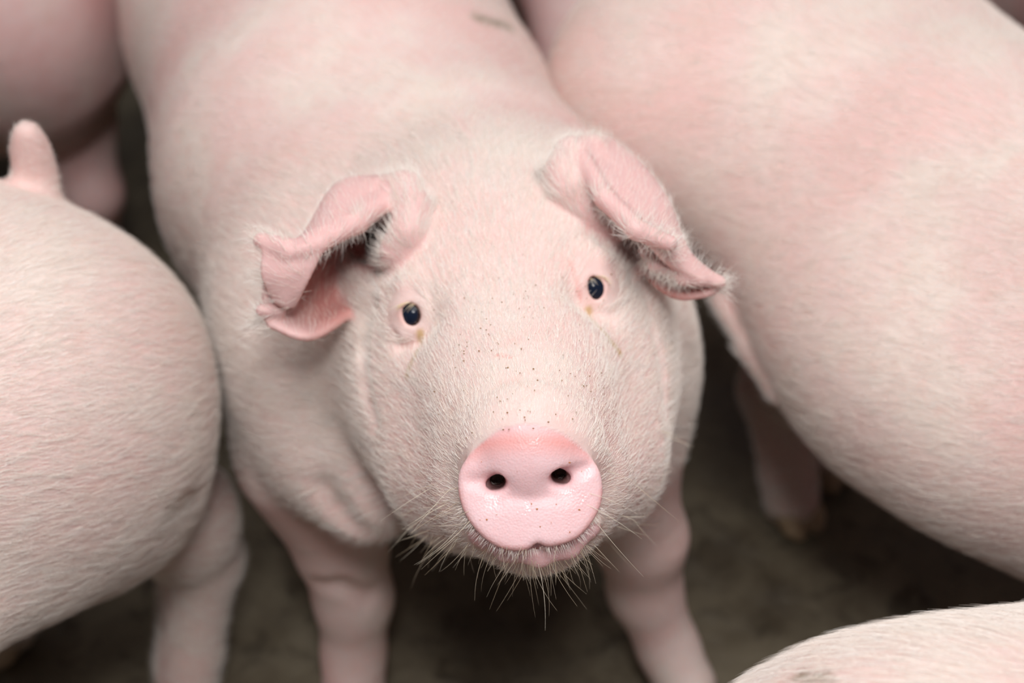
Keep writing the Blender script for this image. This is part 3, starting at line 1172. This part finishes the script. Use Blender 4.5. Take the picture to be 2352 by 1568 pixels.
    for e_ in ears:
        at['ear'] = np.maximum(at['ear'], np.clip(1.5 - np.linalg.norm(v - e_, axis=1) / (.06 * sc), 0, 1))
    at['nose'] = np.clip((.048 * sc - np.linalg.norm(v - nose_c, axis=1)) / .004, 0, 1) * ((v - nose_c) @ unit(hp(.3, 0, 0) - hp(0, 0, 0)) > .0)
    at['red'] = np.maximum(at['red'], np.clip((.20 - v[:, 2]) / .12, 0, 1) * .10)
    for pts, wd, amt in muds:
        sp_ = [P(x, y, surf(x, y, s, .45)) for x, y in pts]
        at['mud'] = np.maximum(at['mud'], poly_mask(v, sp_, wd, wd * 2.5) * amt)
    mud_lines = []
    for pts, wd, amt in muds:
        mud_lines.append(([P(x, y, surf(x, y, s, .45)) for x, y in pts], wd))

    def bare(p_):
        m_ = np.ones(len(p_))
        for sp_, wd in mud_lines:
            m_ *= 1 - .8 * poly_mask(p_, sp_, wd, wd * 2)
        return m_
    root = bpy.data.objects.new('pig', None)
    COL.objects.link(root)
    root.location = O
    tag(root, label, 'pig', 'pigs standing in the pen')
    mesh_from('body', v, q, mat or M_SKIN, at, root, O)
    for nm in ('hl', 'hr', 'fl', 'fr'):
        fx, fy = ft[nm]
        hoof_obj(wp(fx + .010, fy, 0)[:2], R[0], root, O, 1.1 * sc)
    for sg in (-1, 1):
        g = unit(R[1] * sg + R[0] * .5 + A(0, 0, .2))
        e_ = hp(.205, sg * .066, .425)
        sphere_obj('eye', e_, .012 * sc, g, M_EYE, root, O)
    if hair:
        def fl_(p, n_):
            side = ((p - O) @ R[1])[:, None]
            return np.tile(-R[0], (len(p), 1)) + R[1] * np.clip(side * 8, -1, 1) * .5 + A(0, 0, -.35)
        comb('coat_bristles', v, q, n, hair, fl_, lambda p_: hairlen * (1 - .6 * np.clip(1.6 - np.linalg.norm(p_ - tp[2], axis=1) / .035, 0, 1)), .00010, root, O, .16, bare, .20, seed=seed)
    return s


def flank_fold(s, wp):
    s.add(Cone(wp(-.15, .115, .38), wp(-.25, .105, .35), .030, .02, .05))


S_LEFT = pig((-.555, .444), (-.45, -.89), 'pig at the left edge seen from its rump with a short tail held upright', 1.0, 1.0, 'up', 150000, .016,
    muds=(([(395, 1170), (440, 1150)], .006, .6), ([(470, 1160), (480, 1165)], .003, .5)), seed=11, voxel=.007, extra=flank_fold, feet={'hl': (-.41, .088), 'hr': (-.38, -.10)},
    tailc=-.002, stifle=-.02, stifle_r=.044, rump=(.408, .140), belly=.050, thigh=.072, thigh_in=.074, thigh_x=-.375, hz=.388, hrz=.128, hry=.100, belly2=-.025, hips=.92)


def big_haunch(s, wp):
    s.add(Ell((.180, 1.10, .43), (.150, .15, .12), None, .06))
    fl = [P(1865, 560, 1.20), P(1992, 755, 1.14), P(2105, 880, 1.09), P(2225, 980, 1.05)]
    for a_, b_ in zip(fl, fl[1:]):
        s.add(Cone(a_, b_, .052, .050, .10))
    fl = [P(1668, 690, 1.19), P(1728, 795, 1.165), P(1792, 900, 1.135)]
    for a_, b_ in zip(fl, fl[1:]):
        s.add(Cone(a_, b_, .0125, .0105, .008))


S_RIGHT = pig((.455, .835), (.5, -.866), 'large pig filling the right side, its broad smooth flank and haunch turned to the lens', 1.0, 1.06, 'curl', 170000, .014,
    seed=12, voxel=.007, head_turn=1.1, feet={'hr': (-.218, -.072), 'hl': (-.25, -.005)}, extra=big_haunch, bend=.16, thigh=.050, thigh_in=.035, hz=.43, hrz=.11, slim=.018, lat=-.014, far_in=.040)
S_NEAR = pig((.566, .399), (1, .21), 'bottom right corner pig, only its bristly back and a smear of mud in view', 1.0, .95, 'curl', 130000, .018,
    muds=(([(1835, 1553), (1880, 1556), (1900, 1562)], .0022, .85),), seed=13, voxel=.007, head_turn=-.5)
S_FAR = pig((-.772, 1.63), (-.50, .86), 'blurred pig behind at the top left, its haunch and shaded leg in view', 1.0, .95, 'curl', 0, mat=M_SKIN_SHADED, seed=14, thigh=.12)
S_CORNER = pig((.79, 1.36), (-.36, .93), 'blurred pig in the top right corner beyond the large flank', 1.0, .95, 'curl', 0, mat=M_SKIN_SHADED, seed=15)
S_GAP = pig((.095, 2.03), (-.03, -1), 'blurred pig seen through the gap between two backs at the top', .95, .95, 'curl', 0, mat=M_SKIN_SHADED, seed=16, head_drop=.12)
